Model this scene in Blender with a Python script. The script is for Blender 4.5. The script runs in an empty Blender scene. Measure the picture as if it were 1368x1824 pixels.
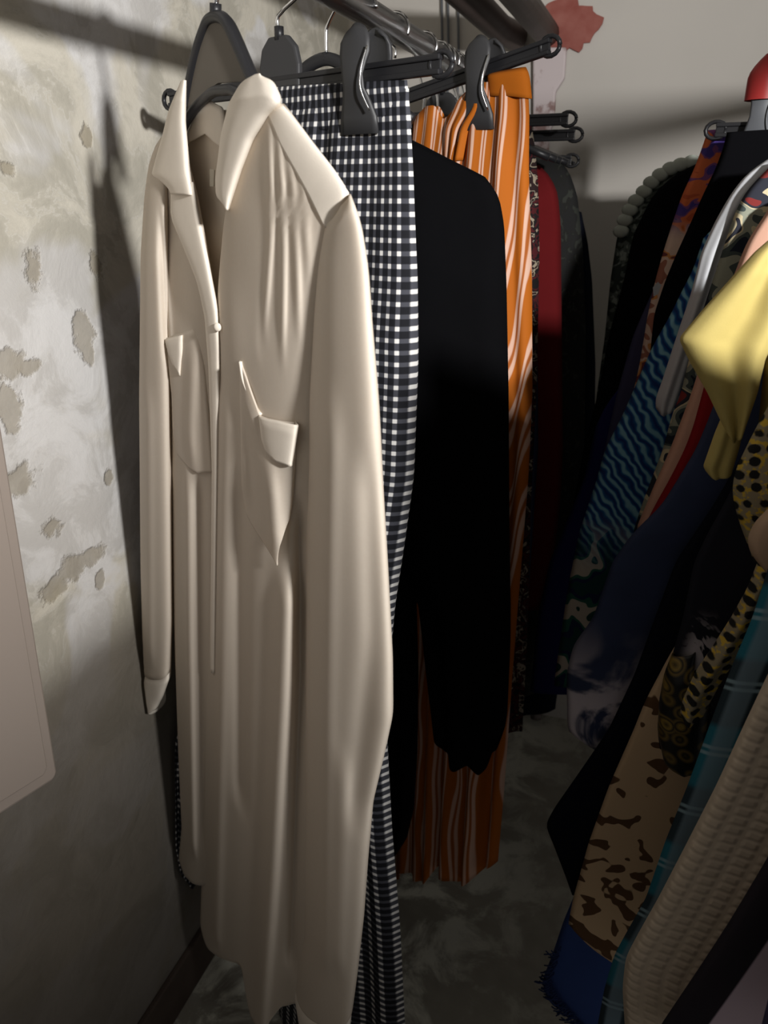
import bpy, bmesh, math, random
import numpy as np
from mathutils import Vector
random.seed(4)
C = bpy.context.scene.collection
PI = math.pi

# ------------------------------------------------------------------ camera, light, exposure
EYE = 1.47                                    # eye height above the floor (floor z = 0)
FP = 1370.0
PITCH = math.atan(562 / FP)
YAW = math.atan(516 * math.cos(PITCH) / FP)
cam_d = bpy.data.cameras.new('camera'); cam = bpy.data.objects.new('camera', cam_d); C.objects.link(cam)
cam_d.sensor_fit = 'VERTICAL'; cam_d.sensor_height = 24.0; cam_d.lens = 24.0 * FP / 1824; cam_d.clip_start = 0.01
cam.location = (0, 0, EYE); cam.rotation_euler = (PI / 2 - PITCH, 0, YAW)
cam_d.dof.use_dof = True; cam_d.dof.focus_distance = 0.85; cam_d.dof.aperture_fstop = 5.6
bpy.context.scene.camera = cam

w = bpy.data.worlds.new('room_air'); bpy.context.scene.world = w; w.use_nodes = True
w.node_tree.nodes['Background'].inputs[0].default_value = (1.0, 0.96, 0.93, 1)
w.node_tree.nodes['Background'].inputs[1].default_value = 0.16

LAMP = Vector((0.66, -0.16, EYE + 0.26))
ld = bpy.data.lights.new('lamp_bulb', 'SPOT'); ld.energy = 134; ld.shadow_soft_size = 0.035
ld.spot_size = math.radians(108); ld.spot_blend = 1.0; ld.color = (1.0, 0.985, 0.965)
lamp = bpy.data.objects.new('lamp_bulb', ld); C.objects.link(lamp); lamp.location = LAMP
aim = Vector((-0.42, 1.0, EYE + 0.38)) - LAMP
lamp.rotation_euler = aim.to_track_quat('-Z', 'Y').to_euler()

vs = bpy.context.scene.view_settings
vs.view_transform = 'Standard'; vs.look = 'None'; vs.gamma = 1; vs.use_curve_mapping = False; vs.exposure = 0.0

# ------------------------------------------------------------------ measuring helpers: a sight line met with a real plane
hF = np.array([-math.sin(YAW), math.cos(YAW), 0]); rV = np.array([math.cos(YAW), math.sin(YAW), 0])
fV = hF * math.cos(PITCH) - np.array([0, 0, math.sin(PITCH)]); uV = hF * math.sin(PITCH) + np.array([0, 0, math.cos(PITCH)])
def ray(x, y): return fV + (x - 684) / FP * rV + (912 - y) / FP * uV
CAMP = np.array([0, 0, EYE])
class Plane:                                   # a vertical plane through c, along angle th
    def __init__(s, cx, cy, th=0, dirn=None):
        t = math.radians(th); s.c = np.array([cx, cy, 0]); s.t = np.array([math.cos(t), math.sin(t), 0])
        s.n = np.array([math.sin(t), -math.cos(t), 0])
        if s.n @ (-s.c) < 0: s.n = -s.n
        s.d = s.n if dirn is None else np.array(dirn) / np.linalg.norm(dirn)
    def sz(s, x, y):
        d = ray(x, y); k = (s.c @ s.n) / (d @ s.n); p = CAMP + d * k
        return float((p - s.c) @ s.t), float(p[2])
    def P(s, a, z, dn=0):
        p = s.c + s.t * a + s.d * dn; p = np.array([p[0], p[1], z])
        return p
    def px(s, x, y, dn=0): return s.P(*s.sz(x, y), dn)
def on_x(x, y, X): d = ray(x, y); return CAMP + d * (X / d[0])
def on_y(x, y, Y): d = ray(x, y); return CAMP + d * (Y / d[1])

# ------------------------------------------------------------------ objects
def thing(name, loc, label, cat, group=None):
    o = bpy.data.objects.new(name, None); C.objects.link(o); o.location = loc; o.empty_display_size = 0.02
    o['label'] = label; o['category'] = cat
    if group: o['group'] = group
    return o
def tag(o, label, cat, group=None):
    o['label'] = label; o['category'] = cat
    if group: o['group'] = group
    return o
def make(name, verts, faces, mat, parent=None, uvs=None, smooth=True, solid=0, label=None, sub=0, origin=None, bevel=0):
    off = np.array([0., 0, 0])
    q = parent
    while q is not None: off = off + np.array(q.location); q = q.parent
    if parent is None:
        off = np.array(origin if origin is not None else np.mean(np.array(verts), axis=0))
    m = bpy.data.meshes.new(name)
    m.from_pydata([tuple(np.array(v) - off) for v in verts], [], faces); m.update()
    if uvs is not None:
        l = m.uv_layers.new(name='UV')
        for p in m.polygons:
            us = [uvs[m.loops[i].vertex_index] for i in p.loop_indices]
            for i, t in zip(p.loop_indices, us): l.data[i].uv = t
    if smooth:
        for p in m.polygons: p.use_smooth = True
    m.materials.append(mat)
    o = bpy.data.objects.new(name, m); C.objects.link(o)
    if parent is not None: o.parent = parent
    else: o.location = off
    if bevel:
        b = o.modifiers.new('b', 'BEVEL'); b.width = bevel; b.segments = 2; b.limit_method = 'ANGLE'
    if solid:
        s = o.modifiers.new('s', 'SOLIDIFY'); s.thickness = solid; s.offset = 0
    if sub:
        s = o.modifiers.new('u', 'SUBSURF'); s.levels = sub; s.render_levels = sub
    if label: o['label'] = label
    return o
class MB:
    def __init__(s): s.v = []; s.f = []
    def add(s, v, f): n = len(s.v); s.v += [np.array(a, float) for a in v]; s.f += [tuple(i + n for i in q) for q in f]; return s
    def box(s, a, b):
        (x0, y0, z0), (x1, y1, z1) = a, b
        return s.add([(x, y, z) for z in (z0, z1) for y in (y0, y1) for x in (x0, x1)],
                     [(0, 2, 3, 1), (4, 5, 7, 6), (0, 1, 5, 4), (2, 6, 7, 3), (0, 4, 6, 2), (1, 3, 7, 5)])
    def tube(s, pts, r, n=10, cap=True, flat=None):
        pts = [np.array(p, float) for p in pts]; m = len(pts)
        rs = r if hasattr(r, '__len__') else [r] * m
        T = [pts[min(i + 1, m - 1)] - pts[max(i - 1, 0)] for i in range(m)]; T = [t / (np.linalg.norm(t) + 1e-12) for t in T]
        up = np.array([0, 0, 1.0]) if abs(T[0][2]) < .9 else np.array([0, 1.0, 0])
        a = np.cross(T[0], up); a /= np.linalg.norm(a); V = []
        for i in range(m):
            a = a - T[i] * (a @ T[i]); a /= np.linalg.norm(a); b = np.cross(T[i], a)
            for k in range(n):
                c, d = math.cos(2 * PI * k / n), math.sin(2 * PI * k / n)
                V.append(pts[i] + rs[i] * (a * c * (1 if flat is None else flat[0]) + b * d * (1 if flat is None else flat[1])))
        F = [(i * n + k, i * n + (k + 1) % n, (i + 1) * n + (k + 1) % n, (i + 1) * n + k) for i in range(m - 1) for k in range(n)]
        if cap: F += [tuple(range(n))[::-1], tuple((m - 1) * n + k for k in range(n))]
        return s.add(V, F)
    def bar(s, p, q, w, h, side=None):            # box-section bar from p to q
        p = np.array(p, float); q = np.array(q, float); t = (q - p) / np.linalg.norm(q - p)
        up = np.array([0, 0, 1.0]); a = np.cross(t, up); a /= np.linalg.norm(a); b = np.cross(a, t)
        V = [e + a * (i * w / 2) + b * (j * h / 2) for e in (p, q) for i, j in ((-1, -1), (1, -1), (1, 1), (-1, 1))]
        return s.add(V, [(3, 2, 1, 0), (4, 5, 6, 7)] + [(k, (k + 1) % 4, 4 + (k + 1) % 4, 4 + k) for k in range(4)])
    def prism(s, pts, th):                        # outline of 3-D points in one plane, thickness vector th
        n = len(pts); th = np.array(th); V = [np.array(p) - th / 2 for p in pts] + [np.array(p) + th / 2 for p in pts]
        return s.add(V, [tuple(range(n)), tuple(range(n, 2 * n))[::-1]] + [((k + 1) % n, k, n + k, n + (k + 1) % n) for k in range(n)])
    def ball(s, c, r, n=10, sc=(1, 1, 1)):
        V = []; c = np.array(c, float)
        for i in range(n + 1):
            a = PI * i / n
            for k in range(n): V.append(c + r * np.array(sc) * np.array([math.sin(a) * math.cos(2 * PI * k / n), math.sin(a) * math.sin(2 * PI * k / n), math.cos(a)]))
        return s.add(V, [(i * n + k, (i + 1) * n + k, (i + 1) * n + (k + 1) % n, i * n + (k + 1) % n) for i in range(n) for k in range(n)])
    def build(s, name, mat, parent=None, **k): return make(name, s.v, s.f, mat, parent, **k)
def smooth_pts(pts, n=8):                         # Catmull-Rom through points
    p = [np.array(q, float) for q in pts]; p = [2 * p[0] - p[1]] + p + [2 * p[-1] - p[-2]]; out = []
    for i in range(1, len(p) - 2):
        for k in range(n):
            t = k / n
            out.append(.5 * ((2 * p[i]) + (p[i + 1] - p[i - 1]) * t + (2 * p[i - 1] - 5 * p[i] + 4 * p[i + 1] - p[i + 2]) * t * t + (-p[i - 1] + 3 * p[i] - 3 * p[i + 1] + p[i + 2]) * t ** 3))
    return out + [p[-2]]

# ------------------------------------------------------------------ cloth
def curve_fn(pl, pts, sm=.012, world=None):
    """edge of a cloth as s(z), from (photo y, photo x) points met with the plane"""
    sz = [pl.sz(x, y) for y, x in pts]; sz.sort(key=lambda q: q[1])
    z = np.array([q[1] for q in sz]); a = np.array([q[0] for q in sz])
    zz = np.linspace(z[0], z[-1], 240); aa = np.interp(zz, z, a)
    if sm and z[-1] - z[0] > 0.02:
        k = max(1, int(sm / (zz[1] - zz[0]))); ker = np.hanning(2 * k + 3); ker /= ker.sum()
        h = len(ker) // 2; pad = np.concatenate([2 * aa[0] - aa[h:0:-1], aa, 2 * aa[-1] - aa[-2:-h - 2:-1]]) if len(aa) > h else aa
        aa = np.convolve(pad, ker, 'valid')[:240]
    return (lambda q: float(np.interp(q, zz, aa)))
def fold_fn(seed, n=4, A=.008, waves=(2, 5), drift=.5):
    r = random.Random(seed); comp = [(r.uniform(*waves), r.uniform(0, 6.28), r.uniform(.5, 1), r.uniform(.5, 2.5), r.uniform(0, 6.28)) for _ in range(n)]
    tot = sum(c[2] for c in comp)
    def f(u, v):
        return A / tot * 1.7 * sum(a * math.sin(2 * PI * k * (u + .04 * drift * math.sin(q * v * 2 + ph2)) + ph) for k, ph, a, q, ph2 in comp)
    return f
def cloth(name, pl, L, R, top, bot, mat, parent, T=.02, nu=40, nv=70, folds=None, extra=None, back=True, ramp=(.3, .7), sm=.012,
          solid=.0016, dn0=0, wallx=-.705, uvn=None, label=None, Tb=.7, vpow=1, edge=None, hemr=.0, tk=.35):
    """L/R: photo (y,x) points or callable z->s ; top/bot: photo [(u, y)] or [(u, z,'z')]"""
    Lf = L if callable(L) else curve_fn(pl, L, sm); Rf = R if callable(R) else curve_fn(pl, R, sm)
    def vf(t, side):
        if callable(t): return t
        us = [q[0] for q in t]
        zs = []
        for q in t:
            if len(q) == 3: zs.append(q[1]); continue
            # photo y at parameter u : find z whose point on the plane projects to that y
            z = pl.sz(*( (684, q[1]) ))[1]
            for _ in range(6):
                a = Lf(z) + (Rf(z) - Lf(z)) * q[0]; p = pl.P(a, z) - CAMP
                Xc = p @ rV; Yc = p @ uV; Zc = p @ fV
                z = pl.sz(684 + FP * Xc / Zc, q[1])[1]
            zs.append(z)
        uu = np.linspace(0, 1, 101); zz = np.interp(uu, us, zs)
        if len(us) > 2:
            pad = np.pad(zz, 3, 'edge'); zz2 = np.convolve(pad, np.hanning(9)[1:-1] / np.hanning(9)[1:-1].sum(), 'valid'); zz = zz2
        return lambda u: float(np.interp(u, uu, zz))
    tf, bf = vf(top, 0), vf(bot, 1)
    V = []; UV = []; nf = nu + 1
    ring = 2 * nu if back else nu + 1
    for j in range(nv + 1):
        v = (j / nv) ** vpow; rp = ramp[0] + (1 - ramp[0]) * v ** ramp[1]
        fr = []; bk = []
        for i in range(nf):
            u = i / nu; z = tf(u) + (bf(u) - tf(u)) * v
            l, r_ = Lf(z), Rf(z); a = l + (r_ - l) * u
            e = (1 - abs(2 * u - 1) ** 3) ** .5 if edge is None else edge(u)
            fo = folds(u, v) * rp * min(1, e * 1.3) if folds else 0
            d = dn0 + e * T * (tk + (1 - tk) * min(1, v * 6)) + fo
            if extra: d += extra(a, z, u, v)
            p = pl.P(a, z, d)
            db = dn0 - e * T * Tb * (tk + (1 - tk) * min(1, v * 6)) - (folds(1 - u, v) * rp * .6 * min(1, e * 1.3) if folds else 0)
            pb = pl.P(a, z, db)
            for w_ in (p, pb):
                if w_[0] < wallx: w_[0] = wallx + .004 * math.tanh((w_[0] - wallx) * 20)
            fr.append(p); bk.append(pb)
            if i == 0: l0 = 0
        row = fr + (bk[-2:0:-1] if back else [])
        V += row
        for i in range(len(row)):
            u = i / nu if i <= nu else (2 * nu - i) / nu
            z = tf(u) + (bf(u) - tf(u)) * v; l, r_ = Lf(z), Rf(z)
            UV.append(((r_ - l) * u if uvn is None else u * uvn, z))
    F = []
    for j in range(nv):
        for i in range(ring if back else ring - 1):
            a, b = j * ring + i, j * ring + (i + 1) % ring
            F.append((a, a + ring, b + ring, b))
    return make(name, V, F, mat, parent, uvs=UV, solid=solid, label=label)

# ------------------------------------------------------------------ materials
class N:
    def __init__(s, name, rough=.85, spec=.25, metal=0, sheen=0):
        s.m = bpy.data.materials.new(name); s.m.use_nodes = True; s.t = s.m.node_tree; s.b = s.t.nodes['Principled BSDF']
        s.b.inputs['Roughness'].default_value = rough; s.b.inputs['Specular IOR Level'].default_value = spec
        s.b.inputs['Metallic'].default_value = metal
        if sheen: s.b.inputs['Sheen Weight'].default_value = sheen
    def node(s, k, **p):
        n = s.t.nodes.new(k)
        for a, b in p.items(): setattr(n, a, b)
        return n
    def ln(s, a, b): s.t.links.new(a, b)
    def inp(s, sock, v):
        if hasattr(v, 'is_output') or isinstance(v, bpy.types.NodeSocket): s.ln(v, sock)
        else: sock.default_value = v
    def math(s, op, a, b=0.0, c=0.0):
        n = s.node('ShaderNodeMath', operation=op); s.inp(n.inputs[0], a); s.inp(n.inputs[1], b); s.inp(n.inputs[2], c); return n.outputs[0]
    def mix(s, f, a, b):
        n = s.node('ShaderNodeMix', data_type='RGBA'); s.inp(n.inputs[0], f)
        s.inp(n.inputs[6], (*a, 1) if isinstance(a, tuple) and len(a) == 3 else a); s.inp(n.inputs[7], (*b, 1) if isinstance(b, tuple) and len(b) == 3 else b)
        return n.outputs[2]
    def uv(s): return s.node('ShaderNodeUVMap').outputs[0]
    def pos(s): return s.node('ShaderNodeNewGeometry').outputs['Position']
    def sep(s, v): n = s.node('ShaderNodeSeparateXYZ'); s.ln(v, n.inputs[0]); return n.outputs
    def comb(s, x, y, z=0.0): n = s.node('ShaderNodeCombineXYZ'); s.inp(n.inputs[0], x); s.inp(n.inputs[1], y); s.inp(n.inputs[2], z); return n.outputs[0]
    def noise(s, vec, scale, detail=3, rough=.5, dist=0):
        n = s.node('ShaderNodeTexNoise'); s.ln(vec, n.inputs['Vector']); n.inputs['Scale'].default_value = scale; n.inputs['Detail'].default_value = detail
        n.inputs['Roughness'].default_value = rough; n.inputs['Distortion'].default_value = dist; return n.outputs[0]
    def vor(s, vec, scale, feat='F1', out='Distance', rnd=1):
        n = s.node('ShaderNodeTexVoronoi', feature=feat); s.ln(vec, n.inputs['Vector']); n.inputs['Scale'].default_value = scale
        n.inputs['Randomness'].default_value = rnd; return n.outputs[out]
    def ramp(s, f, stops, const=False):
        n = s.node('ShaderNodeValToRGB'); s.ln(f, n.inputs[0]); cr = n.color_ramp
        if const: cr.interpolation = 'CONSTANT'
        while len(cr.elements) < len(stops): cr.elements.new(.5)
        for e, (p, c) in zip(cr.elements, stops): e.position = p; e.color = (*c, 1) if hasattr(c, '__len__') else (c, c, c, 1)
        return n.outputs[0]
    def step(s, x, a, b): n = s.node('ShaderNodeMapRange', interpolation_type='SMOOTHSTEP'); s.inp(n.inputs[0], x); n.inputs[1].default_value = a; n.inputs[2].default_value = b; return n.outputs[0]
    def band(s, x, a, b, soft=.002): return s.math('MULTIPLY', s.step(x, a - soft, a + soft), s.math('SUBTRACT', 1.0, s.step(x, b - soft, b + soft)))
    def color(s, c): s.inp(s.b.inputs['Base Color'], (*c, 1) if isinstance(c, tuple) and len(c) == 3 else c); return s
    def bump(s, h, strength=.3, dist=.002):
        n = s.node('ShaderNodeBump'); s.ln(h, n.inputs['Height']); n.inputs['Strength'].default_value = strength; n.inputs['Distance'].default_value = dist
        s.ln(n.outputs[0], s.b.inputs['Normal']); return s
def L_(r, g, b):                                     # sRGB 0-255 to linear
    return tuple(((c / 255) / 12.92 if c / 255 <= .04045 else ((c / 255 + .055) / 1.055) ** 2.4) for c in (r, g, b))
def plain(name, c, rough=.85, **k):
    m = N(name, rough, **k); p = m.uv() if False else m.pos(); n = m.noise(p, 60, 2)
    m.color(m.mix(m.math('MULTIPLY', n, .35), c, tuple(x * .72 for x in c))); return m
def fabric(name, c, rough=.9, sheen=.0, weave=900, spec=.2):
    m = plain(name, c, rough, sheen=sheen, spec=spec); m.bump(m.noise(m.pos(), weave, 1), .15, .0006); return m.m
def printed(name, stops, scale=14, sx=1, sy=1, dist=1.0, detail=2, rough=.9, seed=0, const=True):
    m = N(name, rough); u = m.sep(m.uv()); v = m.comb(m.math('MULTIPLY', u[0], float(sx)), m.math('MULTIPLY', u[1], float(sy)), float(seed))
    m.color(m.ramp(m.noise(v, scale, detail, .5, dist), stops, const)); return m.m

cream = N('cream_crepe', .62, spec=.3); cream.color(cream.mix(cream.noise(cream.pos(), 300, 2), L_(232, 222, 208), L_(226, 214, 199)))
cream.bump(cream.noise(cream.pos(), 1500, 1), .1, .0004)
def thin(m, c, f=.28):                              # thin cloth lets some light through
    t = m.node('ShaderNodeBsdfTranslucent'); t.inputs[0].default_value = (*c, 1); x_ = m.node('ShaderNodeMixShader'); x_.inputs[0].default_value = f
    m.ln(m.b.outputs[0], x_.inputs[1]); m.ln(t.outputs[0], x_.inputs[2]); m.ln(x_.outputs[0], m.t.nodes['Material Output'].inputs[0])
thin(cream, L_(236, 222, 200)); cream = cream.m
creamseam = fabric('cream_seam', L_(236, 226, 212), .7)
blackcloth = fabric('black_cloth', (.0035, .0035, .0042), .95, spec=.05)
blackcoat = fabric('black_coat_cloth', (.0035, .0035, .0045), .95, spec=.05)
navyblack = fabric('navy_black_cloth', (.006, .007, .013), .95, spec=.08)
redcloth = fabric('deep_red_cloth', L_(92, 12, 16))
slate = fabric('slate_purple_cloth', L_(62, 60, 86))
slateblue = fabric('slate_blue_cloth', L_(52, 60, 92))
royal = fabric('royal_blue_cloth', L_(28, 26, 88))
yellow = fabric('pale_yellow_cotton', L_(188, 170, 104), .9)
peach = fabric('peach_cloth', L_(214, 168, 146))
tan = fabric('tan_cloth', L_(190, 160, 134))
redb = fabric('crimson_cloth', L_(150, 24, 30))
whitegrey = fabric('white_cotton', L_(196, 198, 202), .7)

g = N('gingham', .85); u = g.sep(g.uv()); per = .0128
def chk(m, x, per, duty=.47): return m.step(m.math('PINGPONG', m.math('DIVIDE', x, per), .5), .5 - duty - .04 + .03, .5 - duty + .07)
a = g.step(g.math('PINGPONG', g.math('DIVIDE', u[0], per), .5), .26, .36); b = g.step(g.math('PINGPONG', g.math('DIVIDE', u[1], per), .5), .26, .36)
sm_ = g.math('ADD', a, b)
g.color(g.ramp(g.math('MULTIPLY', sm_, .5), [(0, L_(20, 21, 26)), (.5, L_(66, 67, 74)), (1, L_(220, 218, 215))])); gingham = g.m

o = N('orange_stripe', .8); u = o.sep(o.uv())
wob = o.math('MULTIPLY', o.math('SUBTRACT', o.noise(o.comb(o.math('MULTIPLY', u[0], 3.0), o.math('MULTIPLY', u[1], 2.0)), 2.2, 1), .5), 1.2)
sl_ = o.math('MULTIPLY', o.step(u[1], EYE - .62, EYE + .12), -4.2)
x = o.math('FRACT', o.math('ADD', o.math('ADD', o.math('MULTIPLY', u[0], 11.0), sl_), wob))
st = o.math('MAXIMUM', o.band(x, .08, .24, .03), o.band(x, .36, .52, .03))
mid = o.band(x, .22, .34, .02)
c_ = o.mix(o.math('MULTIPLY', mid, .45), L_(168, 90, 16), L_(140, 78, 46))
o.color(o.mix(st, c_, L_(206, 168, 148))); orange = o.m
orangeplain = fabric('orange_cloth', L_(170, 92, 16), .85)

lacebk = printed('speckled_lace_print', [(0, L_(20, 16, 18)), (.42, L_(70, 22, 26)), (.5, L_(26, 20, 22)), (.58, L_(150, 138, 120)), (.63, L_(40, 26, 26))], 60, 1, .8)
lacegrn = printed('black_lace', [(0, (.012, .012, .012)), (.52, L_(28, 28, 26)), (.60, L_(44, 46, 42))], 80, 1, .6)
scarf = N('orange_purple_print', .75); u = scarf.sep(scarf.pos()); u = scarf.sep(scarf.uv())
n1 = scarf.noise(scarf.comb(u[0], u[1], 2.0), 40, 1, .5, .7)
topc = scarf.ramp(n1, [(0, L_(70, 54, 128)), (.44, L_(120, 70, 120)), (.50, L_(206, 104, 60)), (.62, L_(184, 84, 48))], True)
botc = scarf.ramp(n1, [(0, L_(170, 110, 90)), (.40, L_(226, 196, 176)), (.58, L_(220, 150, 84)), (.66, L_(120, 60, 60))], True)
scarf.color(scarf.mix(scarf.step(scarf.math('ADD', u[1], scarf.math('MULTIPLY', n1, .05)), EYE - .04, EYE - .0), botc, topc)); scarf = scarf.m
brownprint = printed('brown_print', [(0, L_(34, 18, 20)), (.45, L_(96, 54, 44)), (.55, L_(40, 20, 22)), (.62, L_(180, 140, 110))], 40)
teal = N('peacock_print', .8); u = teal.sep(teal.uv()); vv = teal.comb(u[0], u[1], 5.0)
wv = teal.node('ShaderNodeTexWave', wave_type='BANDS', bands_direction='DIAGONAL'); teal.ln(vv, wv.inputs[0]); wv.inputs['Scale'].default_value = 40; wv.inputs['Distortion'].default_value = 5; wv.inputs['Detail'].default_value = 1
topc = teal.ramp(wv.outputs[1], [(0, L_(22, 52, 112)), (.5, L_(30, 96, 150)), (.9, L_(130, 180, 196))])
fl = teal.noise(teal.comb(u[0], teal.math('MULTIPLY', u[1], .7), 3.0), 26, 1, .4, .2)
botc = teal.ramp(fl, [(0, L_(18, 60, 62)), (.40, L_(24, 34, 72)), (.47, L_(36, 92, 80)), (.53, L_(186, 178, 164)), (.64, L_(30, 70, 66))], True)
teal.color(teal.mix(teal.step(teal.math('ADD', u[1], teal.math('MULTIPLY', fl, .06)), EYE - .52, EYE - .40), botc, topc)); teal = teal.m
floral = printed('grey_green_floral', [(0, L_(30, 36, 50)), (.40, L_(70, 80, 78)), (.47, L_(150, 154, 138)), (.54, L_(206, 194, 160)), (.58, L_(48, 50, 60)), (.66, L_(130, 50, 48))], 26, 1, 1, .7, 1)
tie = N('navy_tie_dye', .9); u = tie.sep(tie.uv()); nt = tie.noise(tie.comb(u[0], u[1], 1.0), 9, 4, .5, 1.4)
tie.color(tie.mix(tie.math('MULTIPLY', tie.step(nt, .40, .54), tie.math('SUBTRACT', 1.0, tie.step(u[1], EYE - .66, EYE - .50))), tie.mix(tie.noise(tie.comb(u[0], u[1]), 20, 2), L_(58, 68, 100), L_(46, 54, 78)), L_(205, 196, 204))); tie = tie.m
splash = N('black_white_splash', .9); u = splash.sep(splash.uv()); sn = splash.noise(splash.comb(splash.math('MULTIPLY', u[0], 1.6), u[1], 4.0), 26, 3, .6, 1)
msk = splash.math('MULTIPLY', splash.band(u[0], .012, .048, .008), splash.band(u[1], EYE - .72, EYE - .44, .03))
splash.color(splash.mix(splash.math('MULTIPLY', msk, splash.step(sn, .47, .52)), (.012, .012, .02), L_(200, 192, 198))); splash = splash.m
beige = N('beige_brown_floral', .85); u = beige.sep(beige.uv()); bn = beige.noise(beige.comb(u[0], u[1], 7.0), 36, 1, .5, .3)
bn2 = beige.math('ADD', bn, beige.math('MULTIPLY', beige.step(u[1], EYE - .80, EYE - 1.05), .0))
beige.color(beige.mix(beige.step(beige.math('SUBTRACT', bn, beige.math('MULTIPLY', beige.step(u[1], EYE - 1.0, EYE - .66), .10)), .515, .53), L_(212, 182, 146), beige.mix(beige.noise(beige.comb(u[0], u[1]), 30), L_(110, 78, 48), L_(84, 62, 46)))); beige = beige.m
coins = N('gold_coin_trim', .45, spec=.5); cv = coins.vor(coins.uv(), 45, rnd=.5); coins.color(coins.ramp(cv, [(0, L_(30, 26, 16)), (.22, L_(150, 124, 52)), (.34, L_(20, 18, 16)), (.42, L_(120, 98, 44)), (.55, L_(12, 12, 14))])); coins = coins.m
tw = N('yellow_black_weave', .85); u = tw.sep(tw.uv())
vt = tw.comb(tw.math('MULTIPLY', tw.math('ADD', u[0], tw.math('MULTIPLY', u[1], .35)), 74.0), tw.math('MULTIPLY', tw.math('SUBTRACT', u[1], tw.math('MULTIPLY', u[0], .3)), 74.0))
tv = tw.vor(vt, 1.0, rnd=.28); th = tw.noise(tw.comb(u[0], u[1]), 160, 2)
base = tw.mix(tw.step(th, .52, .6), L_(150, 138, 112), L_(206, 172, 66))
tw.color(tw.mix(tw.step(tw.math('ADD', tv, tw.math('MULTIPLY', th, .25)), .44, .54), (.012, .012, .012), base)); tweed = tw.m
pl_ = N('teal_plaid', .85); u = pl_.sep(pl_.uv()); vz = pl_.math('ADD', u[1], pl_.math('MULTIPLY', u[0], -.25))
k1 = pl_.math('FRACT', pl_.math('DIVIDE', vz, .075)); k2 = pl_.math('FRACT', pl_.math('DIVIDE', vz, .15))
bse = pl_.mix(pl_.step(pl_.math('PINGPONG', k2, .5), .22, .28), L_(40, 54, 62), L_(36, 106, 124))
bse = pl_.mix(pl_.band(u[0], .035, .20, .004), bse, L_(50, 54, 58)) if False else bse
bse = pl_.mix(pl_.math('MULTIPLY', pl_.band(u[0], .052, .085, .003), .7), bse, L_(34, 38, 44))
lines = pl_.math('MAXIMUM', pl_.band(k1, .04, .09, .015), pl_.band(k1, .14, .19, .015))
vl = pl_.band(u[0], .006, .022, .002)
pl_.color(pl_.mix(pl_.math('MULTIPLY', vl, .6), pl_.mix(pl_.math('MULTIPLY', lines, .75), bse, L_(142, 168, 178)), L_(128, 150, 164))); plaid = pl_.m
kn = N('cream_waffle_knit', .85); u = kn.sep(kn.uv()); 
ka = kn.math('PINGPONG', kn.math('DIVIDE', kn.math('ADD', u[1], kn.math('MULTIPLY', u[0], .1)), .011), .5); kb = kn.math('PINGPONG', kn.math('DIVIDE', u[0], .018), .5)
kn.color(kn.mix(kn.noise(kn.comb(u[0], u[1]), 40), L_(206, 190, 170), L_(190, 174, 154))); kn.bump(kn.math('MULTIPLY', kn.step(ka, .0, .35), kn.step(kb, .05, .3)), .4, .003); knit = kn.m
sp = N('black_mauve_stripe', .85); u = sp.sep(sp.uv()); sp.color(sp.mix(sp.band(u[0], .030, .066, .0012), (.016, .012, .018), L_(190, 172, 184))); striped = sp.m
denim = fabric('blue_denim', L_(52, 74, 132), .9)
denimfr = printed('frayed_denim', [(0, L_(30, 44, 84)), (.5, L_(60, 80, 130)), (.58, L_(132, 144, 168))], 60)
laceW = fabric('pale_lace', L_(176, 182, 172))
lacedark = printed('grey_green_lace', [(0, L_(50, 58, 54)), (.5, L_(94, 102, 96)), (.6, L_(140, 148, 140))], 60)

plastic = N('black_plastic', .42, spec=.45); plastic.color((.014, .014, .016)); plastic = plastic.m
plasticg = N('charcoal_plastic', .5, spec=.4); plasticg.color((.035, .035, .037)); plasticg = plasticg.m
felt = N('smoky_grey_plastic', .55, spec=.35); felt.color(L_(104, 97, 88)); felt = felt.m
chrome = N('chrome', .16, metal=1); chrome.color((.78, .78, .78)); chrome = chrome.m
rodm = N('rail_metal', .28, metal=1); rodm.color(rodm.mix(rodm.noise(rodm.pos(), 30, 3), (.20, .20, .205), (.33, .33, .33))); rodm = rodm.m
pipem = N('painted_pipe', .6); pipem.color(pipem.mix(pipem.noise(pipem.pos(), 12, 4), L_(84, 76, 72), L_(116, 108, 104))); pipem = pipem.m
piped = N('brown_painted_pipe', .6); piped.color(piped.mix(piped.noise(piped.pos(), 12, 4), L_(70, 58, 54), L_(90, 78, 74))); piped = piped.m
rust = N('rust_red_paint', .8); rust.color(rust.mix(rust.noise(rust.pos(), 30, 4), L_(120, 48, 40), L_(164, 110, 100))); rust = rust.m
whitepanel = N('white_board', .5); whitepanel.color(L_(164, 152, 143)); whitepanel = whitepanel.m
redpl = N('red_plastic', .45); redpl.color(L_(158, 48, 46)); redpl = redpl.m
greypl = N('grey_plastic', .45); greypl.color(L_(92, 94, 98)); greypl = greypl.m
brass = N('brass', .35, metal=1); brass.color((.7, .55, .3)); brass = brass.m

# plaster wall: grey-white skim over beige, chips where it has fallen off
W = .72
pm = N('peeling_plaster', .8, spec=.25); p = pm.sep(pm.pos()); Y, Z = p[1], p[2]
vec = pm.comb(Y, Z, 0.0); 
n_big = pm.noise(vec, 3.2, 4, .55, .8); n_mid = pm.noise(vec, 9, 6, .62, .6); n_fine = pm.noise(vec, 45, 4, .6)
skim = L_(216, 214, 212); skim2 = L_(196, 193, 189); bare = L_(178, 173, 160); warm = L_(208, 202, 188)
c1 = pm.mix(pm.step(n_mid, .42, .58), skim, skim2)
c2 = pm.mix(pm.step(n_big, .46, .54), c1, pm.mix(pm.step(n_mid, .4, .6), warm, bare))
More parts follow.
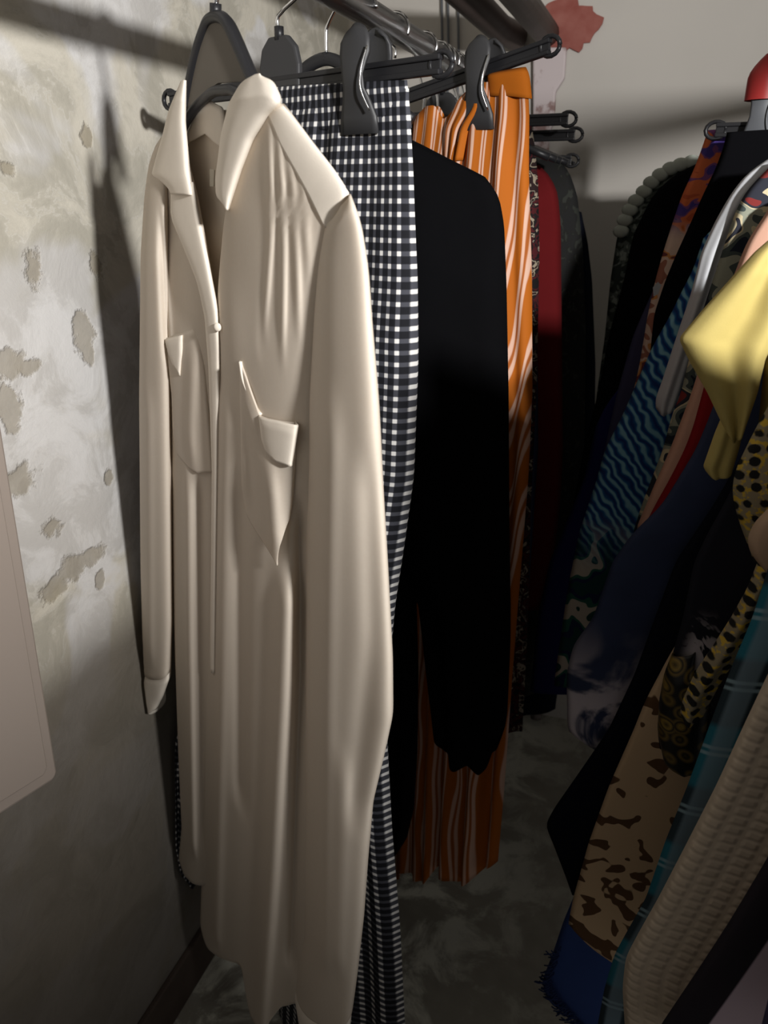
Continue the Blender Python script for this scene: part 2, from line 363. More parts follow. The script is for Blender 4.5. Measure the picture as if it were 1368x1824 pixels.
# thin upper edge lines of flaking
fl = pm.band(n_mid, .50, .512, .004)
c2 = pm.mix(pm.math('MULTIPLY', fl, .22), c2, L_(224, 221, 216))
spots = [(150, 590, .021, .034), (158, 625, .014, .022), (195, 850, .013, .016), (20, 650, .03, .02), (45, 655, .03, .012), (15, 720, .022, .03), (20, 750, .016, .02), (130, 1010, .034, .022), (165, 990, .034, .016), (95, 1050, .03, .018), (178, 1035, .012, .02), (155, 245, .012, .016), (15, 300, .014, .012), (90, 940, .03, .02), (25, 860, .05, .022), (60, 480, .02, .03), (170, 470, .014, .03), (300, 900, .02, .02)]
wv_ = pm.math('MULTIPLY', pm.math('SUBTRACT', n_fine, .5), 1.7); wv2 = pm.math('MULTIPLY', pm.math('SUBTRACT', n_mid, .5), 1.8)
chips = None
for (sx_, sy_, a_, b_) in spots:
    q = on_x(sx_, sy_, -W)
    dx = pm.math('DIVIDE', pm.math('SUBTRACT', Y, float(q[1])), a_); dz = pm.math('DIVIDE', pm.math('SUBTRACT', Z, float(q[2])), b_)
    r2 = pm.math('SQRT', pm.math('ADD', pm.math('MULTIPLY', dx, dx), pm.math('MULTIPLY', dz, dz)))
    e = pm.math('SUBTRACT', 1.0, pm.step(pm.math('ADD', r2, pm.math('ADD', wv_, wv2)), .6, 1.0))
    chips = e if chips is None else pm.math('MAXIMUM', chips, e)
c3 = pm.mix(pm.math('MULTIPLY', chips, .6), c2, pm.mix(n_fine, L_(112, 100, 78), L_(158, 146, 120)))
low_shade = pm.math('SUBTRACT', 1.0, pm.step(pm.math('ADD', Z, pm.math('MULTIPLY', n_mid, .12)), EYE - .60, EYE - .48))     # shade on the lower wall, put into its colour as a browner tone
c3 = pm.mix(pm.math('MULTIPLY', low_shade, .9), c3, pm.mix(n_mid, L_(112, 104, 94), L_(96, 90, 80)))
pm.color(c3)
h = pm.math('ADD', pm.math('MULTIPLY', n_mid, 1.0), pm.math('ADD', pm.math('MULTIPLY', n_fine, .25), pm.math('MULTIPLY', chips, -.8)))
pm.bump(h, .55, .006)
bw = N('grey_wall_paint', .75, spec=.2); v = bw.pos(); n = bw.noise(v, 3, 4, .5, .4); bw.color(bw.mix(n, L_(196, 191, 184), L_(180, 175, 168))); bw.bump(bw.noise(v, 14, 4), .2, .004)
fm = N('worn_concrete', .85, spec=.2); v = fm.pos(); n = fm.noise(v, 7, 6, .65, .6)
fm.color(fm.mix(fm.math('MULTIPLY', fm.step(n, .45, .60), fm.math('SUBTRACT', 1.0, fm.math('MULTIPLY', fm.step(fm.sep(v)[0], -.45, .0), .8))), fm.mix(fm.noise(v, 25, 3), L_(160, 156, 144), L_(136, 132, 122)), L_(228, 228, 214))); fm.bump(n, .4, .008)
bbm = N('brown_shade_strip', .7); bbm.color(bbm.mix(bbm.noise(bbm.pos(), 16, 4), L_(62, 52, 46), L_(92, 80, 72)))  # dark brown standing in for the shade at the wall's foot
ceilm = N('ceiling_paint', .9); ceilm.color(L_(170, 166, 158))

# ------------------------------------------------------------------ the room
def struct(o): o['kind'] = 'structure'; return o
struct(MB().box((-W - .1, -1.6, -.001), (-W, 2.0, 2.45)).build('wall_left', pm.m, smooth=False))
struct(MB().box((-W - .1, 2.0, -.001), (2.0, 2.1, 2.45)).build('wall_back', bw.m, smooth=False))
struct(MB().box((-W - .1, -1.6, -.1), (2.0, 2.1, -.001)).build('floor', fm.m, smooth=False))
struct(MB().box((-W - .1, -1.6, 2.45), (2.0, 2.1, 2.55)).build('ceiling', ceilm.m, smooth=False))
struct(MB().box((-W, -1.6, 0), (-W + .012, 2.0, .105)).build('shade_strip_left', bbm.m, smooth=False, bevel=.003))  # dark strip modelled where floor-level shadow runs along the left wall

# ------------------------------------------------------------------ rails and pipes
RX, RZ = -.385, EYE + .21
r = thing('clothes_rail', (RX, 1.0, RZ), 'dark chrome clothes rail carrying the hangers beside the peeling plaster wall', 'clothes rail')
MB().tube([(RX, -.35, RZ), (RX, 1.985, RZ)], .0165, 24).build('rod', rodm, r)
MB().tube([(RX, 1.982, RZ), (RX, 1.999, RZ)], .032, 24).build('flange', rodm, r)
XR = .36
r = thing('clothes_rail', (XR, 1.0, RZ), 'second clothes rail at the right carrying the crowded row of dresses', 'clothes rail')
MB().tube([(XR, .3, RZ), (XR, 1.985, RZ)], .0165, 24).build('rod', rodm, r)
MB().tube([(XR, 1.982, RZ), (XR, 1.999, RZ)], .032, 24).build('flange', rodm, r)
def on_z(x, y, z): d = ray(x, y); return CAMP + d * ((z - EYE) / d[2])
q = on_z(838, 0, EYE + .335); x1 = q[0]
tag(MB().tube([(x1, -1.5, EYE + .335), (x1, 1.9, EYE + .335)] + smooth_pts([(x1, 1.9, EYE + .335), (x1 + .012, 1.96, EYE + .333), (x1 + .02, 1.99, EYE + .332)], 5)[1:], .028, 16).build('water_pipe', piped),
    'brown painted pipe above the clothes rail, the left of the two overhead pipes', 'pipe')
q = on_z(928, 0, EYE + .335); x2 = q[0]
tag(MB().tube([(x2, -1.5, EYE + .335), (x2, 1.999, EYE + .335)], .027, 16).build('water_pipe', pipem),
    'grey painted pipe running into the rust-red patch, right of the two overhead pipes', 'pipe')
# rust-red patch of old paint round the pipe hole
rr = random.Random(2); c = on_y(1012, 46, 1.994); P = []
for k in range(40):
    a = 2 * PI * k / 40; rad = .058 * (1 + .13 * rr.uniform(-1, 1) + .14 * math.cos(3 * a) + .10 * math.sin(5 * a)); P.append((c[0] + rad * math.cos(a), 1.996, c[2] + rad * .95 * math.sin(a)))
tag(MB().prism(P, (0, .006, 0)).build('paint_patch', rust, smooth=False), 'ragged rust-red paint patch on the back wall around the pipe end', 'paint patch')
drm = N('pale_pink_render', .8); drm.color(drm.mix(drm.step(drm.noise(drm.pos(), 22, 4, .6), .5, .62), L_(196, 184, 184), L_(142, 116, 112)))
a0, a1 = on_y(955, 100, 1.99), on_y(990, 330, 1.99)
P = [on_y(x, y, 1.988) for x, y in ((950, 85), (1010, 85), (1006, 140), (990, 165), (988, 215), (978, 240), (976, 330), (950, 330))]
tag(MB().prism(P, (0, .018, 0)).build('plaster_drip', drm.m, smooth=False, bevel=.004), 'pale pink streaky plaster run down the back wall beneath the rust-red patch', 'plaster')
for x in (786, 797, 815):
    t0, t1 = on_y(x, -60, 1.99), on_y(x + 2, 100, 1.99)
    lab = {786: 'thin grey wire on the back wall, leftmost of the three above the chrome rail', 797: 'thin grey wire on the back wall, middle one of the three above the chrome rail', 815: 'thin grey wire on the back wall, rightmost of the three above the chrome rail'}[x]
    tag(MB().tube([t0, t1, (t1[0], 1.99, EYE - .3)], .003, 8).build('wire', greypl), lab, 'wire', 'thin wires on the back wall')

# white board leaning at the lower left
qs = [on_x(*s, -W + .03) for s in ((-60, 560), (-12, 800), (80, 1385), (62, 1402), (-60, 1480))]
b_ = thing('white_board', qs[2], 'off-white framed board against the left wall at the lower left', 'board')
p2 = qs[2]; e1 = qs[1] - qs[2]; e1 /= np.linalg.norm(e1); e2 = qs[4] - qs[3]; e2 /= np.linalg.norm(e2)
brd = lambda m_, dx: [p2 + e1 * a + e2 * b + np.array([dx, 0, 0]) for a, b in ((m_, m_), (m_ + .008, m_ - .008), (.66 - m_, m_), (.66 - m_, .40 - m_), (m_, .40 - m_))]
MB().prism(brd(0, 0), (.03, 0, 0)).build('panel', whitepanel, b_, smooth=False, bevel=.004)
MB().prism(brd(.02, .017), (.006, 0, 0)).build('raised_field', whitepanel, b_, smooth=False, bevel=.002)

# things glimpsed low on the back wall
q = on_y(960, 1238, 1.96); tag(MB().box((q[0] - .035, 1.94, q[2] - .032), (q[0] + .04, 1.999, q[2] + .035)).build('junction_box', fabric('dusty_white_plastic', L_(190, 186, 170)), smooth=False, bevel=.006),
    'small pale junction box low on the back wall between the two rows of clothes', 'junction box')
t = thing('drain_pipe', (on_y(945, 1400, 1.95)), 'thin grey vertical pipe low on the back wall below the junction box', 'pipe')
a0, a1 = on_y(955, 1270, 1.95), on_y(940, 1520, 1.95)
MB().tube([a0, (a0[0], 1.95, .02)], .016, 12).build('tube', pipem, t); q = np.array([a0[0], 1.95, .30]); MB().tube([q + (0, 0, -.02), q + (0, 0, .02)], .022, 12).build('collar', brass, t)

# ------------------------------------------------------------------ hangers
def hook(pl, s0, z0, parent, rr_=.022, r=.0021, rx=RX):
    """chrome hook from the hanger's neck up and round the rail"""
    base = pl.P(s0, z0); ex = np.array([rx, base[1], RZ]); R_ = .0165 + r + .001; hd = pl.t * (1 if pl.t[0] > 0 else -1)
    ex[1] = base[1]
    pts = [base, base + np.array([0, 0, (RZ - z0) * .35])]
    for k in range(13):
        a = math.radians(-150 + k * 20) if False else math.radians(215 - k * 20)
        pts.append(ex + np.array([math.cos(a) * R_, 0, math.sin(a) * R_]))
    pts = smooth_pts(pts, 3)
    MB().tube(pts, r, 8).build('hook', chrome, parent)
def clip(pl, s, ztop, parent, h=.098, w=.047, tilt=0, mat=None, d=.020, sub=True):
    """spring clip: rounded grip, waist, flared jaw"""
    prof = [(0, .34), (.05, .62), (.12, .78), (.22, .80), (.34, .70), (.46, .55), (.58, .56), (.70, .78), (.84, 1.0), (1.0, 1.06)]
    depth = [0.0, .003, .005, .006, .008, .010, .008, .004, .001, .0]
    m = MB(); V = []; n = 8
    for side in (1, -1):
        V = []
        for (t_, ww), dd in zip(prof, depth):
            for k in range(n + 1):
                q = k / n - .5; zz = ztop - h * t_ - (abs(q * 2) ** 2) * .004 * (1 if t_ < .3 else 0)
                base = pl.P(s + q * w * ww + tilt * (-h * t_), zz, side * (d * (.55 + .0) + dd + (.0025 * (1 - (2 * q) ** 2))))
                V.append(base)
        F = [(i * (n + 1) + k, (i + 1) * (n + 1) + k, (i + 1) * (n + 1) + k + 1, i * (n + 1) + k + 1) for i in range(len(prof) - 1) for k in range(n)]
        m.add(V, F)
    c_ = m.build('clip', mat or plasticg, parent, solid=.0035)
    sp_ = [pl.P(s + w * .42 + tilt * (-h * .22), ztop - h * .22, d + .002), pl.P(s + w * .36, ztop - h * .42, d + .008), pl.P(s + w * .34, ztop - h * .60, d + .008), pl.P(s + w * .48, ztop - h * .80, d + .002)]
    MB().tube(smooth_pts(sp_, 5), .0009, 8).build('spring', chrome, c_)
    return c_
def clip_hanger(pl, sL, sR, zL, zR, clips, label, group=None, plate=True, zc=None, rx=RX, hooks=True, clipm=None, clip_h=.098, name='clip_hanger'):
    t = thing(name, pl.P((sL + sR) / 2, (zL + zR) / 2), label, 'hanger', group)
    a, b = pl.P(sL, zL), pl.P(sR, zR)
    m = MB(); u_ = np.array([0, 0, .0062])
    m.bar(a + u_, b + u_, .009, .0052); m.bar(a - u_, b - u_, .009, .0052); m.bar(a, b, .0035, .009)
    m.build('bar', plastic, t, smooth=False, bevel=.0012)
    for e, sg in ((a, -1), (b, 1)):
        ring = [e + pl.t * (math.cos(k * PI / 7) * .013) * 1.0 + np.array([0, 0, math.sin(k * PI / 7) * .0105]) for k in range(15)]
        MB().tube(ring, .0028, 8).build('end_loop', plastic, t)
    sc = (sL + sR) / 2 if zc is None else zc; zm = (zL + zR) / 2
    if plate:
        pts = [pl.P(sc + dx, zm + dz) for dx, dz in ((-.030, -.004), (-.031, .018), (-.026, .036), (-.014, .047), (.014, .047), (.026, .036), (.031, .018), (.030, -.004))]
        MB().prism(pts, pl.n * .008).build('neck_plate', plasticg, t, smooth=False, bevel=.0025)
        MB().tube([pl.P(sc, zm + .043), pl.P(sc, zm + .056)], .0052, 10).build('hook_socket', plastic, t)
    if hooks: hook(pl, sc, zm + .05, t, rx=rx)
    for s_, zt in clips: clip(pl, s_, zt, t, mat=clipm, h=clip_h)
    return t

# --- garments on the left rail -------------------------------------------------------------
# gingham skirt
PS = PSH = Plane(-.385, .865, -20)
lL, zL = PSH.sz(303, 178); lR, zR = PSH.sz(786, 114)
clip_hanger(PSH, lL, lR, zL, zR, [(PSH.sz(652, 50)[0], PSH.sz(652, 46)[1])], 'black clip hanger holding the gingham skirt, chrome hook on the rail', zc=PSH.sz(500, 120)[0])
g_ = thing('gingham_skirt', PS.px(610, 150), 'black and white gingham skirt clipped behind the cream shirt', 'skirt')
cloth('skirt_body', PS, [(150, 440), (300, 430), (600, 420), (900, 400), (1200, 350), (1350, 326), (1500, 315), (1600, 308)],
      [(180, 727), (230, 731), (300, 735), (500, 742), (650, 742), (850, 735), (960, 720), (1080, 702), (1200, 691), (1310, 688), (1480, 698), (1650, 712), (1850, 722)],
      [(0, 175), (.3, 165), (.6, 160), (1, 158)], [(0, 1490), (.10, 1465), (.35, 1540), (.48, 1640), (.6, 1850), (.8, 1890), (1, 1880)], gingham, g_, T=.035, nu=90, nv=100,
      folds=fold_fn(3, 5, .016, (3, 8)), ramp=(.05, .6), uvn=.34, tk=.12,
      extra=lambda a, z, u, v: .115 * max(0, 1 - u / .35) * min(1, max(0, (EYE - .75 - z) / .35)))
cloth('waistband', PS, [(142, 440), (235, 436)], [(142, 724), (235, 733)], [(0, 160), (.5, 152), (1, 143)], [(0, 236), (.5, 232), (1, 228)], gingham, g_, T=.007, nu=50, nv=8, uvn=.34, tk=.8)

# black blouse
PB = Plane(-.385, 1.02, -8)
g_ = thing('black_blouse', PB.px(740, 240), 'long black blouse hanging between the gingham skirt and the orange skirt', 'blouse')
cloth('blouse_body', PB, [(225, 640), (300, 600), (900, 610), (1000, 690), (1050, 752), (1200, 770), (1340, 788)],
      [(225, 720), (245, 760), (270, 805), (310, 860), (350, 888), (400, 897), (500, 901), (700, 905), (1000, 907), (1150, 906), (1280, 900), (1350, 888)],
      [(0, 150), (.4, 185), (.6, 222), (.8, 258), (1, 318)], [(0, 1290), (.2, 1320), (.5, 1332), (.65, 1330), (.8, 1356), (.9, 1350), (1, 1290)], blackcloth, g_, T=.05, nu=60, nv=80, folds=fold_fn(9, 4, .014, (1.5, 4)))
PB2 = Plane(-.42, .99, -8)
cloth('sleeve', PB2, [(300, 560), (900, 600), (1050, 670), (1200, 683), (1350, 690), (1450, 700), (1510, 708)],
      [(300, 640), (900, 715), (1050, 738), (1200, 742), (1350, 740), (1450, 733), (1490, 722), (1512, 716)],
      [(0, 290), (1, 290)], [(0, 1505), (.5, 1512), (1, 1500)], blackcloth, g_, T=.028, nu=24, nv=60, folds=fold_fn(4, 3, .006, (1, 2)))
t = thing('shirt_hanger', PB.px(581, 110), 'black hanger of the black blouse, its arched neck just right of the gingham hanger', 'hanger')
arc = smooth_pts([PB.px(x, y) for x, y in ((530, 150), (545, 122), (580, 105), (615, 118), (650, 150), (735, 215))], 5)
MB().tube(arc, .008, 10, flat=(.7, 1)).build('arm', plastic, t)
MB().tube([PB.px(581, 108), PB.px(581, 94)], .0055, 10).build('hook_socket', plastic, t)
MB().tube(smooth_pts([PB.px(581, 96), PB.px(581, 62), PB.px(584, 44), PB.px(602, 10)] + [(RX + .019 * math.cos(a), PB.px(602, 10)[1], RZ + .019 * math.sin(a)) for a in (2.4, 1.6, .8, 0)], 5), .0024, 8).build('hook', chrome, t)

# orange striped skirt
PO = PO2 = Plane(-.385, 1.15, -22)
sl, zl = PO.sz(742, 166); sr, zr = PO.sz(980, 82); k = (zr - zl) / (sr - sl)
clip_hanger(PO, -sr * .9, sr, zl - k * (sl + sr * .9), zr, [(PO.sz(866, 70)[0], PO.sz(866, 66)[1])], 'black clip hanger holding the orange striped skirt', zc=0, clip_h=.105, plate=False)
t = thing('orange_striped_skirt', PO2.px(860, 150), 'orange skirt with pale pink stripes clipped beyond the black blouse', 'skirt')
PO3 = PO
cloth('skirt_body', PO3, [(150, 742), (300, 732), (700, 722), (1000, 716), (1300, 710), (1560, 706)],
      [(130, 938), (200, 942), (300, 941), (500, 946), (700, 947), (850, 940), (1000, 928), (1200, 912), (1400, 898), (1560, 884)],
      [(0, 215), (.12, 190), (.22, 188), (.30, 215), (.42, 190), (.55, 150), (1, 140)],
      [(0, 1560), (.08, 1560), (.15, 1535), (.3, 1552), (.42, 1556), (.5, 1530), (.62, 1548), (.72, 1560), (.85, 1550), (1, 1532)], orange, t, T=.03, nu=90, nv=90,
      folds=fold_fn(12, 5, .013, (3, 8)), ramp=(.2, .5), uvn=1.0, tk=.2)
cloth('waistband', PO2, [(120, 868), (178, 872)], [(120, 936), (130, 942), (178, 947)], [(0, 132), (1, 120)], [(0, 172), (.5, 172), (1, 176)], orangeplain, t, T=.009, nu=20, nv=6, label='plain orange waistband')
cloth('tie', PO2, [(150, 848), (180, 820), (230, 800), (290, 800)], [(150, 872), (190, 880), (230, 852), (290, 838)], [(0, 152), (1, 150)], [(0, 292), (1, 285)], orange, t, T=.016, nu=14, nv=20, folds=fold_fn(5, 3, .006, (1, 3)), uvn=.25, label='striped knotted tie')

# dark garments at the far end of the left rail
def far(name, y, R, bot, mat, label, cat, hl, top=235, Lw=-.23, T=.02, seed=1, th=0):
    pl = Plane(RX, y, th); t = thing(name, pl.P(0, EYE + .08), label, cat)
    cloth('dress_body', pl, (lambda z: Lw), R, ([(0, EYE + .05, 'z'), (.4, EYE + .10, 'z'), (.6, EYE + .085, 'z'), (1, R[0][0])] if name == 'navy_dress' else [(0, R[0][0] + 30), (.35, R[0][0] - 25), (1, R[0][0])]), [(0, bot), (.5, bot + 15), (1, bot - 8)], mat, t, T=T, nu=36, nv=60, folds=fold_fn(seed, 4, .012, (2, 5)))
    zb = EYE + .105
    h_ = thing('shirt_hanger', pl.P(0, zb), 'black hanger holding the ' + hl, 'hanger', None)
    MB().tube(smooth_pts([pl.P(-.20, zb - .05), pl.P(-.1, zb - .012), pl.P(0, zb + .012), pl.P(.1, zb - .012), pl.P(.2, zb - .05)], 5), .006, 8).build('arm', plastic, h_)
    hook(pl, 0, zb + .012, h_)
    return t
far('lace_dress', 1.29, [(225, 946), (260, 952), (330, 958), (450, 960), (560, 958), (700, 955), (900, 945), (1100, 940), (1300, 930)], 1310, lacebk, 'speckled dark red and cream lace dress hanging just right of the orange skirt', 'dress', 'speckled lace dress just right of the orange skirt', seed=2)
far('blue_dress', 1.37, [(420, 938), (520, 950), (650, 957), (800, 958), (950, 948), (1100, 938)], 1120, slateblue, 'narrow slate blue dress showing between the orange skirt and the red dress', 'dress', 'narrow slate blue dress beyond the orange skirt', seed=3)
t = far('red_dress', 1.43, [(295, 960), (315, 980), (345, 993), (400, 998), (600, 1000), (800, 1002), (900, 997), (1000, 985), (1080, 975)], 1090, redcloth, 'plain deep red dress hanging at the far end of the left rail', 'dress', 'plain deep red dress on the left rail', seed=4)
t = far('black_jacket', 1.52, [(272, 975), (285, 998), (310, 1015), (350, 1028), (450, 1038), (600, 1043), (800, 1040), (1000, 1010), (1200, 985)], 1230, lacegrn, 'black lacy jacket with rounded shoulder behind the red dress', 'jacket', 'black lacy jacket behind the red dress', seed=5)
t = far('navy_dress', 1.62, [(380, 1035), (430, 1046), (500, 1054), (650, 1060), (800, 1058), (1000, 1030), (1250, 990)], 1270, navyblack, 'navy-black dress furthest along the left rail beyond the lacy jacket', 'dress', 'navy-black dress furthest along the left rail', seed=6)
for i, (x0, y0, x1, y1, Yp, lab) in enumerate([(850, 222, 1012, 212, 1.40, 'black clip hanger poking out right of the orange skirt, topmost of three'),
                                       (850, 248, 1024, 240, 1.48, 'black clip hanger poking out right of the orange skirt, middle of three'),
                                       (870, 278, 1018, 286, 1.58, 'black clip hanger poking out right of the orange skirt, lowest of three')]):
    pl = Plane(RX, Yp, 0); a = pl.sz(x0, y0); b = pl.sz(x1, y1)
    clip_hanger(pl, min(-b[0] * .9, a[0]), b[0], a[1] - (0 if i != 2 else -.004), b[1], [], lab, 'black hanger bars at the far end of the left rail', zc=0, plate=True)

# hooks bunched along the chrome rail (hangers whose clothes are hidden)
# ------------------------------------------------------------------ the cream shirt
SP = Plane(-.37, .66, -32, dirn=(.5, -.87, 0))
sh = thing('cream_shirt', SP.px(440, 140), 'long cream button-up shirt with two chest pockets at the front of the left rail', 'shirt')
def ridge(pts, w, A):                                # a fold ridge: photo (y,x) line, width in m, height in m
    f = curve_fn(SP, pts, .03); zs = [SP.sz(x, y)[1] for y, x in pts]; z0, z1 = min(zs), max(zs)
    def g(a, z, u, v):
        if z < z0 - .03 or z > z1 + .03: return 0
        e = min(1, max(0, (z - z0 + .03) / .06)) * min(1, max(0, (z1 + .03 - z) / .06))
        return .85 * A * e * e * (3 - 2 * e) * math.exp(-((a - f(z)) / (w * 1.35)) ** 2)
    return g
def both(*fs): return lambda a, z, u, v: sum(f(a, z, u, v) for f in fs)
flat = lambda u: min(1, (u * (1 - u) * 4)) ** .6
# back of the shirt
cloth('back_panel', SP, [(150, 330), (230, 300), (300, 285), (600, 302), (1000, 306), (1200, 309), (1330, 313), (1350, 330)],
      [(150, 480), (260, 556), (345, 600), (700, 560), (1200, 552), (1500, 545), (1800, 532)],
      [(0, 232), (.25, 185), (.6, 190), (1, 330)], [(0, 1330), (.06, 1344), (.12, 1420), (.25, 1600), (.5, 1722), (.62, 1726), (.8, 1770), (1, 1800)], cream, sh, T=.0, dn0=-.03, nu=60, nv=90, back=False, folds=fold_fn(21, 4, .008, (2, 4)), edge=lambda u: 1)
# left front (far side)
cloth('front_panel', SP, [(235, 292), (300, 278), (420, 288), (600, 298), (850, 306), (1100, 310), (1345, 318), (1480, 324), (1540, 318), (1562, 324)],
      [(235, 322), (350, 352), (450, 370), (560, 390), (700, 392), (1345, 392), (1562, 384)],
      [(0, 245), (1, 235)], [(0, 1532), (.15, 1552), (.35, 1562), (1, 1562)], cream, sh, T=.02, dn0=-.006, nu=50, nv=110, back=False,
      extra=both(ridge([(420, 290), (560, 302), (640, 306)], .006, .008), ridge([(840, 336), (1100, 338), (1500, 345)], .010, .012), ridge([(380, 318), (560, 322)], .02, -.012), ridge([(850, 360), (1500, 366)], .010, -.012)), edge=flat)
# right front (near side)
body_ridges = both(ridge([(240, 478), (400, 482), (560, 470)], .0045, .0055), ridge([(260, 496), (420, 503), (600, 500)], .0045, .006), ridge([(290, 515), (440, 525), (560, 528)], .0045, .005), ridge([(330, 535), (450, 545)], .0045, .005),
                 ridge([(700, 402), (900, 398), (1200, 395), (1650, 385)], .014, .011), ridge([(850, 432), (1000, 430), (1400, 428)], .014, -.012),
                 ridge([(1000, 505), (1200, 498), (1500, 482), (1790, 462)], .014, .020), ridge([(900, 535), (1200, 536), (1700, 520)], .010, -.020), ridge([(520, 410), (650, 412)], .02, .006))
FPL = [(180, 478), (300, 424), (380, 402), (460, 394), (560, 386), (700, 383), (900, 378), (1200, 370), (1500, 362), (1650, 357), (1700, 360)]
FPR = [(180, 500), (230, 538), (260, 560), (300, 592), (345, 622), (400, 592), (480, 578), (560, 568), (700, 562), (1200, 560), (1650, 556), (1800, 545)]
cloth('front_panel', SP, FPL, FPR,
      [(0, 184), (1, 188)], [(0, 1640), (.03, 1660), (.08, 1674), (.16, 1679), (.38, 1684), (.43, 1690), (.47, 1750), (.52, 1785), (.62, 1790), (.78, 1762), (1, 1770)], cream, sh, T=.030, dn0=.002, nu=110, nv=150, back=False,
      extra=body_ridges, edge=flat)
# placket + collar, left side
cloth('placket', SP, [(330, 303), (345, 307), (385, 305), (440, 329), (500, 353), (560, 366), (650, 373), (830, 379), (1200, 376)], [(330, 345), (380, 354), (460, 371), (550, 388), (620, 392), (830, 389), (1200, 384)],
      [(0, 332), (1, 325)], [(0, 1180), (1, 1180)], creamseam, sh, T=.009, dn0=.016, nu=14, nv=70, Tb=.3, label='lighter folded-back placket edge')
cl = cloth('collar', SP, [(148, 325), (165, 318), (200, 303), (250, 290), (300, 275), (314, 272), (318, 284), (335, 302), (350, 308)], [(148, 332), (220, 331), (300, 338), (350, 346)],
      [(0, 150), (1, 147)], [(0, 345), (1, 348)], creamseam, sh, T=.012, dn0=.014, nu=16, nv=60, sm=.004, Tb=.3)
cloth('collar', SP, [(137, 455), (148, 431), (188, 408), (242, 395), (319, 385), (346, 386), (374, 400)], [(137, 468), (150, 486), (178, 499), (190, 497), (203, 480), (249, 450), (303, 429), (374, 406)],
      [(0, 148), (.3, 139), (.7, 137), (1, 148)], [(0, 352), (.5, 372), (1, 374)], creamseam, sh, T=.024, dn0=.010, nu=24, nv=60, sm=.005, Tb=.4)
cloth('neck_band', SP, [(160, 362), (200, 345), (260, 322)], [(160, 372), (185, 399), (230, 404), (262, 404)], [(0, 170), (.4, 162), (1, 186)], [(0, 258), (.5, 235), (1, 268)], creamseam, sh, T=.006, dn0=-.025, nu=16, nv=20, back=False)
MB().prism([SP.px(x, y, -.012) for x, y in ((374, 300), (382, 302), (381, 332), (374, 332))], SP.n * .001).build('label', fabric('label_satin', L_(200, 192, 176)), sh, smooth=False)
# yoke over the near shoulder
fpL = curve_fn(SP, FPL); fpR = curve_fn(SP, FPR)
def body_dn(a, z, u=0, v=0):                          # where the near front panel's surface lies
    q = min(1, max(0, (a - fpL(z)) / (fpR(z) - fpL(z)))); vv = max(0, SP.sz(500, 188)[1] - z) / 1.1
    return .002 + flat(q) * .030 * (.35 + .65 * min(1, vv * 6))
cloth('yoke', SP, [(200, 474), (260, 498), (300, 520), (350, 547), (405, 577)], [(188, 500), (200, 510), (230, 536), (260, 558), (300, 591), (345, 621), (380, 606), (407, 588)],
      [(0, 203), (1, 190)], [(0, 405), (1, 402)], creamseam, sh, T=0, dn0=.0022, nu=20, nv=40, sm=.004, back=False, extra=body_dn, edge=lambda u: 1)
# pockets
p1 = cloth('pocket', SP, [(628, 427), (700, 428), (850, 431), (905, 440), (950, 468), (978, 488)], [(628, 500), (735, 524), (800, 522), (880, 516), (940, 504), (978, 492)],
      [(0, 630), (.12, 655), (.36, 722), (.5, 727), (1, 738)], [(0, 900), (.3, 940), (.75, 976), (1, 900)], cream, sh, T=.008, dn0=.002, nu=50, nv=60, Tb=.1, sm=.006,
      extra=both(body_dn, body_ridges, ridge([(800, 476), (960, 488)], .012, .012), ridge([(760, 440), (900, 452)], .008, -.007), ridge([(720, 455), (700, 450), (690, 448)], .012, .006)))
cloth('pocket_flap', SP, [(720, 459), (760, 464), (790, 474), (802, 486)], [(720, 522), (738, 525), (775, 519), (802, 514)], [(0, 721), (.5, 727), (1, 738)], [(0, 778), (.35, 795), (.7, 800), (1, 806)], creamseam, p1, T=.006, dn0=.012, nu=20, nv=16, Tb=.3, sm=.003, extra=both(body_dn, body_ridges), label='turned-down paler pocket edge')
MB().tube(smooth_pts([SP.px(x, y, .036) for x, y in ((427, 631), (432, 662), (443, 690), (456, 714), (462, 722))], 5), .0018, 8).build('pocket_hem', creamseam, p1)
p2 = cloth('pocket', SP, [(585, 294), (640, 300), (700, 307), (760, 309), (800, 314), (834, 336)], [(578, 352), (650, 366), (750, 374), (834, 380)],
      [(0, 600), (.3, 594), (1, 580)], [(0, 800), (.25, 826), (.5, 834), (1, 834)], cream, sh, T=.006, dn0=.011, nu=30, nv=50, Tb=.2, sm=.006, extra=both(ridge([(620, 345), (760, 340), (820, 345)], .010, .007)))
cloth('pocket_flap', SP, [(595, 294), (625, 302), (660, 318)], [(590, 326), (625, 326), (662, 322)], [(0, 600), (1, 592)], [(0, 640), (1, 664)], creamseam, p2, T=.005, dn0=.018, nu=12, nv=12, Tb=.3, sm=.003, label='turned-down paler pocket edge')
# sleeves
s1 = cloth('sleeve', SP, [(395, 578), (470, 564), (560, 557), (700, 549), (1000, 545), (1200, 544), (1500, 543), (1650, 541), (1700, 530), (1760, 522)],
      [(345, 620), (370, 630), (400, 640), (480, 652), (560, 657), (700, 668), (850, 677), (1000, 686), (1150, 694), (1250, 695), (1320, 680), (1400, 661), (1500, 652), (1600, 645), (1700, 634), (1760, 626)],
      [(0, 402), (.5, 366), (1, 346)], [(0, 1755), (1, 1755)], cream, sh, T=.045, dn0=.004, nu=60, nv=110,
      extra=both(ridge([(700, 575), (1100, 572), (1650, 570)], .012, .008), ridge([(800, 645), (1100, 652), (1400, 620)], .014, -.010), ridge([(1300, 600), (1650, 590)], .012, .008)))
cloth('cuff', SP, [(1745, 521), (1790, 528), (1900, 552)], [(1745, 628), (1790, 622), (1900, 610)], [(0, 1742), (1, 1748)], [(0, 1880), (1, 1900)], creamseam, s1, T=.047, dn0=.005, nu=30, nv=20)
